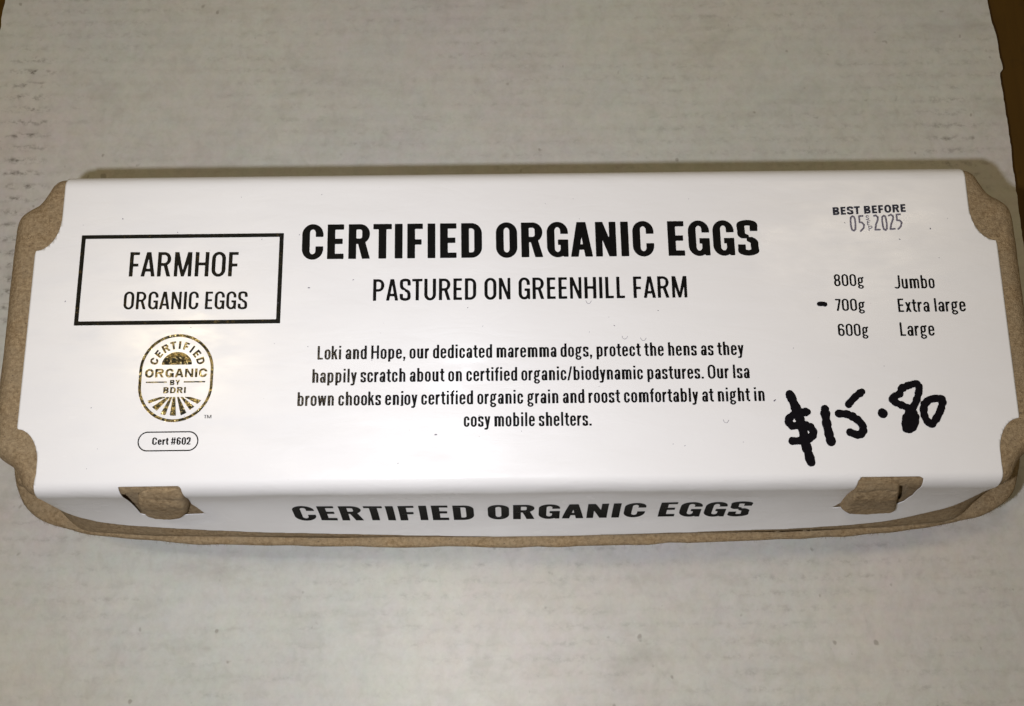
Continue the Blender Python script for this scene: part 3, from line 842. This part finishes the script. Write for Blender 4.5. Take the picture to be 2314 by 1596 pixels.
# organic badge: local mm about its centre
BX, BY = -89.95, 38.95
def B_(name, sdf, x0, y0, x1, y1, st, mat=None, lift=.05, lab=None):
    v, f = region(sdf, x0, y0, x1, y1, st); return onlab(name, v + [BX, BY], f, mat or M_foil, lab, lift)
ringo = S(s_rbox(-9.95, -11.95, 9.95, 11.95, 9.95, 9.95), s_rbox(-9.2, -11.2, 9.2, 11.2, 9.2, 9.2))
B_('badge_outline', ringo, -10.3, -12.3, 10.3, 12.3, .16)
sun = N(lambda X, Y: np.hypot(X / 4.05, (Y - 3.53) / 3.5) - 1, s_box(-5, 3.53, 5, 9))
B_('badge_sun', sun, -4.4, 3.2, 4.4, 7.4, .14, lab='domed gold sun over the word ORGANIC')
lines_ = U(s_box(-8.0, -1.35, -2.35, -1.0), s_box(2.15, -1.35, 7.9, -1.0))
B_('badge_rule', lines_, -8.3, -1.6, 8.2, -.8, .1)
def rayp(p): return s_poly([((X - 747 - (640 - Y) * .081) * .0258, (640 - Y) * .0258) for X, Y in p])
rays = U(rayp([(450, 878), (462, 908), (632, 848), (640, 841), (575, 841)]), rayp([(495, 945), (543, 985), (682, 842), (648, 842)]), rayp([(580, 1020), (632, 1030), (705, 842), (684, 842)]),
         rayp([(677, 1035), (740, 1038), (738, 842), (711, 842)]), rayp([(790, 1035), (850, 1010), (775, 842), (755, 842)]), rayp([(885, 980), (932, 945), (815, 842), (790, 842)]), rayp([(965, 918), (1005, 880), (895, 844), (825, 841)]))
B_('badge_rays', rays, -9, -10.6, 9, -4.9, .13, lab='seven furrow rays at the foot of the badge')
def btext(name, text, x0, x1, y, cap, wt, wide, s=None, h=None, sp=.2):
    v, f, w = text2d(text, wt, wide, s, h, 30, 0.04, sp); k = (x1 - x0) / w
    return onlab(name, np.stack([BX + x0 + v[:, 0] * k, BY + y + v[:, 1] * cap], 1), f, M_foil)
btext('badge_lettering', 'ORGANIC', -8.35, 8.35, .10, 2.35, .7, 1.45, s=.24, h=.22)
btext('badge_lettering', 'BY', -1.5, 1.15, -2.0, 1.4, .7, 1.3, s=.24, h=.2)
btext('badge_lettering', 'BDRI', -3.15, 2.85, -4.2, 1.65, .7, 1.35, s=.25, h=.22)
V = []; F = []; off = 0
for ch, an in zip('CERTIFIED', [160, 140.5, 120, 101.5, 86.5, 71, 55, 39, 19.5]):
    v, f, W = glyph_mesh(ch, .7, 1.4, .26, .22, 30)
    c = 2.15; r0 = 5.55; a = R(an - 90)
    x = (v[:, 0] - W / 2) * c; y = v[:, 1] * c + r0
    V.append(np.stack([BX + .1 + x * math.cos(a) - y * math.sin(a), BY + 2.3 + x * math.sin(a) + y * math.cos(a)], 1)); F += [tuple(i + off for i in q) for q in f]; off += len(v)
onlab('badge_lettering', np.vstack(V), F, M_foil, 'arched word CERTIFIED')
v, f, w = text2d('TM', .1, 1.2, .14, .12, 26); k = 2.0 / w
onlab('trade_mark', np.stack([BX + 8.1 + v[:, 0] * k, BY - 11.05 + v[:, 1] * .92], 1), f, M_ink)
pill = S(s_rbox(-98.95, 19.3, -82.9, 24.55, 2.6, 2.6), s_rbox(-98.63, 19.62, -83.22, 24.23, 2.3, 2.3))
v, f = region(pill, -99.2, 19.0, -82.6, 24.9, .12); onlab('certificate_frame', v, f, M_ffoil)
line('certificate_lettering', 'Cert #602', -95.1, -84.95, 21.04, 21.0, 1.92, M_ink, .7, n=30, space=.22)

# front flap heading, in arc coordinates
v, f, w = text2d('CERTIFIED ORGANIC EGGS', 1.0, 1.0, n=50, space=.29)
k = 128.6 / w
u = -63.2 + v[:, 0] * k
a = -67.8 + v[:, 1] * 9.4
side_t = sub('side_lettering', lab_pt(np.stack([u, a], 1), .06), f, M_ink, label, smooth=False); side_t['label'] = 'bold heading CERTIFIED ORGANIC EGGS on the front flap'

# ------------------------------------------------------------------ date stamp, marker
st_ = s_rbox(89.3, 74.4, 110.9, 86.2, .6, .6)
v, f = region(lambda X, Y: st_(X, Y - (X - 89.3) * .034), 88.6, 73.8, 111.6, 87.6, .5); stk = onlab('date_sticker', v, f, M_label, 'faint clear-edged patch under the date stamp', .03)
v, f, w = text2d('BEST BEFORE', .35, 1.42, .27, .22, 34, .03, .36); k = 20.35 / w
x = 89.95 + v[:, 0] * k
onlab('stamp_lettering', np.stack([x, 82.72 + (x - 89.95) * .036 + v[:, 1] * 2.3], 1), f, M_stampb, 'stamped words BEST BEFORE', .11)
DIG = [[(95.23, 82.37), (94.81, 81.97), (94.65, 81.0), (94.66, 79.4), (94.87, 78.35), (95.38, 78.11), (95.81, 78.58), (95.94, 80.03), (95.92, 81.47), (95.67, 82.2), (95.23, 82.37)],
       [(98.14, 82.41), (97.14, 82.34), (97.12, 81.3), (97.13, 80.57), (97.74, 80.49), (98.29, 79.84), (98.12, 78.88), (97.21, 78.01)],
       [(101.28, 82.38), (101.83, 82.53), (102.32, 82.04), (102.24, 81.24), (101.66, 79.96), (101.28, 78.36), (102.57, 78.34)],
       [(104.04, 82.42), (103.54, 82.03), (103.43, 80.9), (103.51, 79.29), (103.66, 78.49), (104.16, 78.17), (104.51, 78.64), (104.63, 79.92), (104.55, 81.37), (104.4, 82.26), (104.04, 82.42)],
       [(105.41, 82.41), (106.06, 82.72), (106.55, 82.31), (106.55, 81.51), (105.86, 79.91), (105.49, 78.47), (106.71, 78.54)],
       [(108.59, 82.77), (107.58, 82.7), (107.57, 81.82), (107.57, 81.01), (108.33, 81.0), (108.8, 80.36), (108.46, 79.24), (107.7, 78.48)]]
MON = [[(99.82, 82.31), (99.38, 82.51), (99.04, 82.24), (99.24, 81.92), (99.76, 81.67), (99.65, 81.35), (99.04, 81.35)], [(100.07, 80.94), (99.3, 80.87), (99.27, 79.75), (99.73, 79.79)], [(99.29, 80.39), (99.79, 80.38)],
       [(99.58, 78.14), (99.54, 79.34), (100.31, 79.41), (100.51, 79.09), (100.17, 78.77), (99.56, 78.7)]]
sd = U(*[s_stroke(p, .25) for p in DIG], *[s_stroke(p, .11) for p in MON], s_stroke([(92.9, 80.6), (93.1, 80.3)], .06), s_stroke([(107.6, 75.6), (107.9, 75.4)], .10))
v, f = region(sd, 92.3, 75, 109.4, 83.3, .06); onlab('stamp_lettering', v, f, M_stamp, 'stamped date 05 SEP 2025', .11)

PR = [(1.22, [(74.13, 32.54), (75.45, 28.96), (76.56, 25.04), (77.02, 21.87), (77.59, 18.01), (78.37, 14.52)]),
      (1.02, [(78.47, 27.78), (76.77, 27.7), (74.6, 27.01), (73.26, 25.61), (74.1, 24.19), (76.51, 24.34), (78.59, 23.96), (79.6, 22.54), (79.08, 21.21), (76.9, 20.29), (73.9, 20.15)]),
      (1.18, [(83.19, 28.51), (83.25, 24.97), (83.69, 21.79), (84.14, 19.68)]), (.93, [(93.5, 33.03), (91.62, 31.8), (90.14, 30.3), (89.5, 29.6)]),
      (1.03, [(86.79, 27.23), (89.07, 27.02), (91.09, 25.94), (92.69, 24.15), (92.7, 22.39), (91.4, 21.53), (89.35, 22.25)]), (1.2, [(98.37, 27.2), (98.5, 27.15)]),
      (.95, [(103.86, 33.71), (105.72, 34.51), (108.26, 35.02), (108.71, 33.58), (107.81, 30.73), (106.53, 28.6), (104.72, 26.49), (104.05, 24.38), (104.36, 22.89), (105.79, 23.12), (106.83, 24.7), (106.94, 26.47), (105.79, 28.25), (103.6, 29.35), (101.59, 30.44), (101.5, 31.33), (103.37, 32.38)]),
      (1.2, [(105.57, 26.13), (105.35, 24.01)]), (1.0, [(109.73, 29.46), (111.36, 30.76), (114.21, 30.94), (114.48, 29.58), (113.22, 26.75), (111.19, 24.3), (109.79, 25.37), (109.31, 27.5), (109.73, 29.46)]),
      (.62, [(84.0, 57.32), (85.0, 57.32), (85.55, 57.2)])]
def mk(r, p):
    c = catmull(p, 5); rr = [r * (1 + .10 * math.sin(i * 1.7 + len(p)) + .06 * math.sin(i * 4.1)) for i in range(len(c))]
    return s_stroke(c, rr)
pf = U(*[mk(r, p) for r, p in PR[:-1]])
def rough(X, Y): return pf(X, Y) + .05 * vnoise(X * 1.6, Y * 1.6) + .03 * vnoise(X * 5, Y * 5)
v, f = region(rough, 71.5, 12.4, 116.5, 36.8, .16); onlab('price_writing', v, f, M_marker, 'handwritten price $15.80 in black marker', .13)
v, f = region(mk(*PR[-1]), 82.8, 56.3, 86.6, 58.3, .1); onlab('marker_dash', v, f, M_marker, 'short marker dash before 700g', .13)

# dust specks and lint on the label
sp = []
for x, y, r in [(-121.5, 60.5, .16), (-92.2, 79.9, .14), (-107.7, 84.0, .2), (-55, 63.5, .2), (-20, 22.9, .22), (70.2, 31.1, .22), (116.6, 78.4, .2), (120, 56.9, .1), (-112, 31.0, .12), (26.6, 54.3, .1), (27.9, 52, .12), (40, 56, .12), (-43, 65.7, .14),
                (2.5, 23.5, .09), (61, 20, .1), (-64, 48, .1), (100, 40, .09), (-30, 15.5, .1), (50, 88, .1), (10, 87, .09), (-75, 90, .1), (118, 70, .1)]:
    sp.append(s_stroke([(x, y), (x + r * random.uniform(-2, 2), y + r * random.uniform(-1.5, 1.5))], r * .7))
for i in range(26):
    x, y = random.uniform(-125, 127), random.uniform(15, 92); sp.append(s_stroke([(x, y), (x + random.uniform(-.2, .2), y + random.uniform(-.2, .2))], random.uniform(.035, .08)))
for x, y in [(30, 49), (35, 48.5), (20.5, 59), (56, 26)]:
    sp.append(s_stroke(catmull([(x, y), (x + .3, y - .7), (x + 1.0, y - .8), (x + 1.5, y - .1)], 4), .05))
def speck_mesh():
    V = []; F = []; off = 0
    for s_ in sp:
        P = s_.__closure__
        pts = [c.cell_contents for c in P if isinstance(c.cell_contents, list) and c.cell_contents and isinstance(c.cell_contents[0], tuple)][0]
        xs_ = [p[0] for p in pts]; ys_ = [p[1] for p in pts]
        v, f = region(s_, min(xs_) - .5, min(ys_) - .5, max(xs_) + .5, max(ys_) + .5, .05)
        if len(v): V.append(v); F += [tuple(i + off for i in q) for q in f]; off += len(v)
    return np.vstack(V), F
v, f = speck_mesh(); o = onlab('dust_specks', v, f, M_stamp, None, .09); o['kind'] = 'stuff'

# ------------------------------------------------------------------ locking tabs that poke out through the openings
def tab(poly, H, seed, lab):
    sdf = s_poly_any(poly)
    us = [p[0] for p in poly]; as_ = [p[1] for p in poly]
    v, f = region(sdf, min(us) - .5, min(as_) - .5, max(us) + .5, max(as_) + .5, .42, merge=False)
    d = -sdf(v[:, 0], v[:, 1])
    a = v[:, 1]
    lift = H * 1.1 * (.12 + .85 * smoothstep((-a - 43.2) / 9.0))      # stands prouder towards the free lower end
    edge = np.sqrt(np.clip(1 - (1 - np.clip(d / 1.5, 0, 1)) ** 2, 0, 1))
    n1 = vnoise(v[:, 0] * .55 + seed, a * .7) * .16 + vnoise(v[:, 0] * 1.4, a * 1.4 + seed) * .07
    crease = -.30 * np.exp(-((a + 47.0 + .9 * vnoise(v[:, 0] * .35 + seed, a * 0)) / .55) ** 2) * smoothstep(d / 1.2)
    off = .2 + (lift - .2) * edge + (n1 + crease) * edge
    top = surf(v[:, 0], a, 0) ; n_ = surf(v[:, 0], a, 1) - top
    T = top + n_ * off[:, None]
    # skirt: from the outer boundary back to the wall
    from collections import Counter
    cnt = Counter()
    for q in f:
        for i in range(len(q)): e = (q[i], q[(i + 1) % len(q)]); cnt[tuple(sorted(e))] += 1
    be = [(q[i], q[(i + 1) % len(q)]) for q in f for i in range(len(q)) if cnt[tuple(sorted((q[i], q[(i + 1) % len(q)])))] == 1]
    bt = top + n_ * -1.6
    nV = len(T); allv = np.vstack([T, bt]); ff = list(f)
    for i, j in be: ff.append((i, nV + i, nV + j, j))
    o = sub('locking_tab', allv, ff, M_pulp, tray); fix_normals(o)
    o['label'] = lab
    return o
tab(TONG_L, 2.5, 3.3, 'rounded pulp tab through the left opening of the lid')
tab(TONG_R, 2.5, 9.1, 'square pulp tab through the right opening of the lid')

# loose fibres along the torn rim
fv = []; ff = []
front = [i for i in range(nL) if loop[i, 1] < -20]
rimP = rs[6]
for k in range(420):
    i = random.choice(front); p = rimP[i] + (rimP[(i + 1) % nL] - rimP[i]) * random.random()
    if random.random() < .35 and -110 < p[0] < 105: continue
    n2 = nrm[i] if abs(loop[i, 0]) < 125 else (loop[i, 4:] / np.linalg.norm(loop[i, 4:] / [2.5, 1]) / [6.2, 1])
    n2 = n2 / np.linalg.norm(n2)
    L = random.uniform(.3, 1.1); w = .035; a = random.uniform(-.9, .9)
    dx, dy = n2[0] * math.cos(a) - n2[1] * math.sin(a), n2[0] * math.sin(a) + n2[1] * math.cos(a)
    b = len(fv); bend = random.uniform(-.5, .5)
    for s_ in (0, .5, 1):
        q = p + np.array([dx * L * s_ - dy * bend * s_ * s_ * L, dy * L * s_ + dx * bend * s_ * s_ * L, -.6 * s_ * L])
        ww = w * (1 - .7 * s_)
        fv += [q + [-dy * ww, dx * ww, 0], q + [dy * ww, -dx * ww, 0], q + [0, 0, ww * 1.5]]
    for s_ in (0, 3):
        for a_, b_ in ((0, 1), (1, 2), (2, 0)): ff.append((b + s_ + a_, b + s_ + b_, b + s_ + 3 + b_, b + s_ + 3 + a_))
o = sub('rim_fibres', fv, ff, M_pulp, lid); o['kind'] = 'stuff'
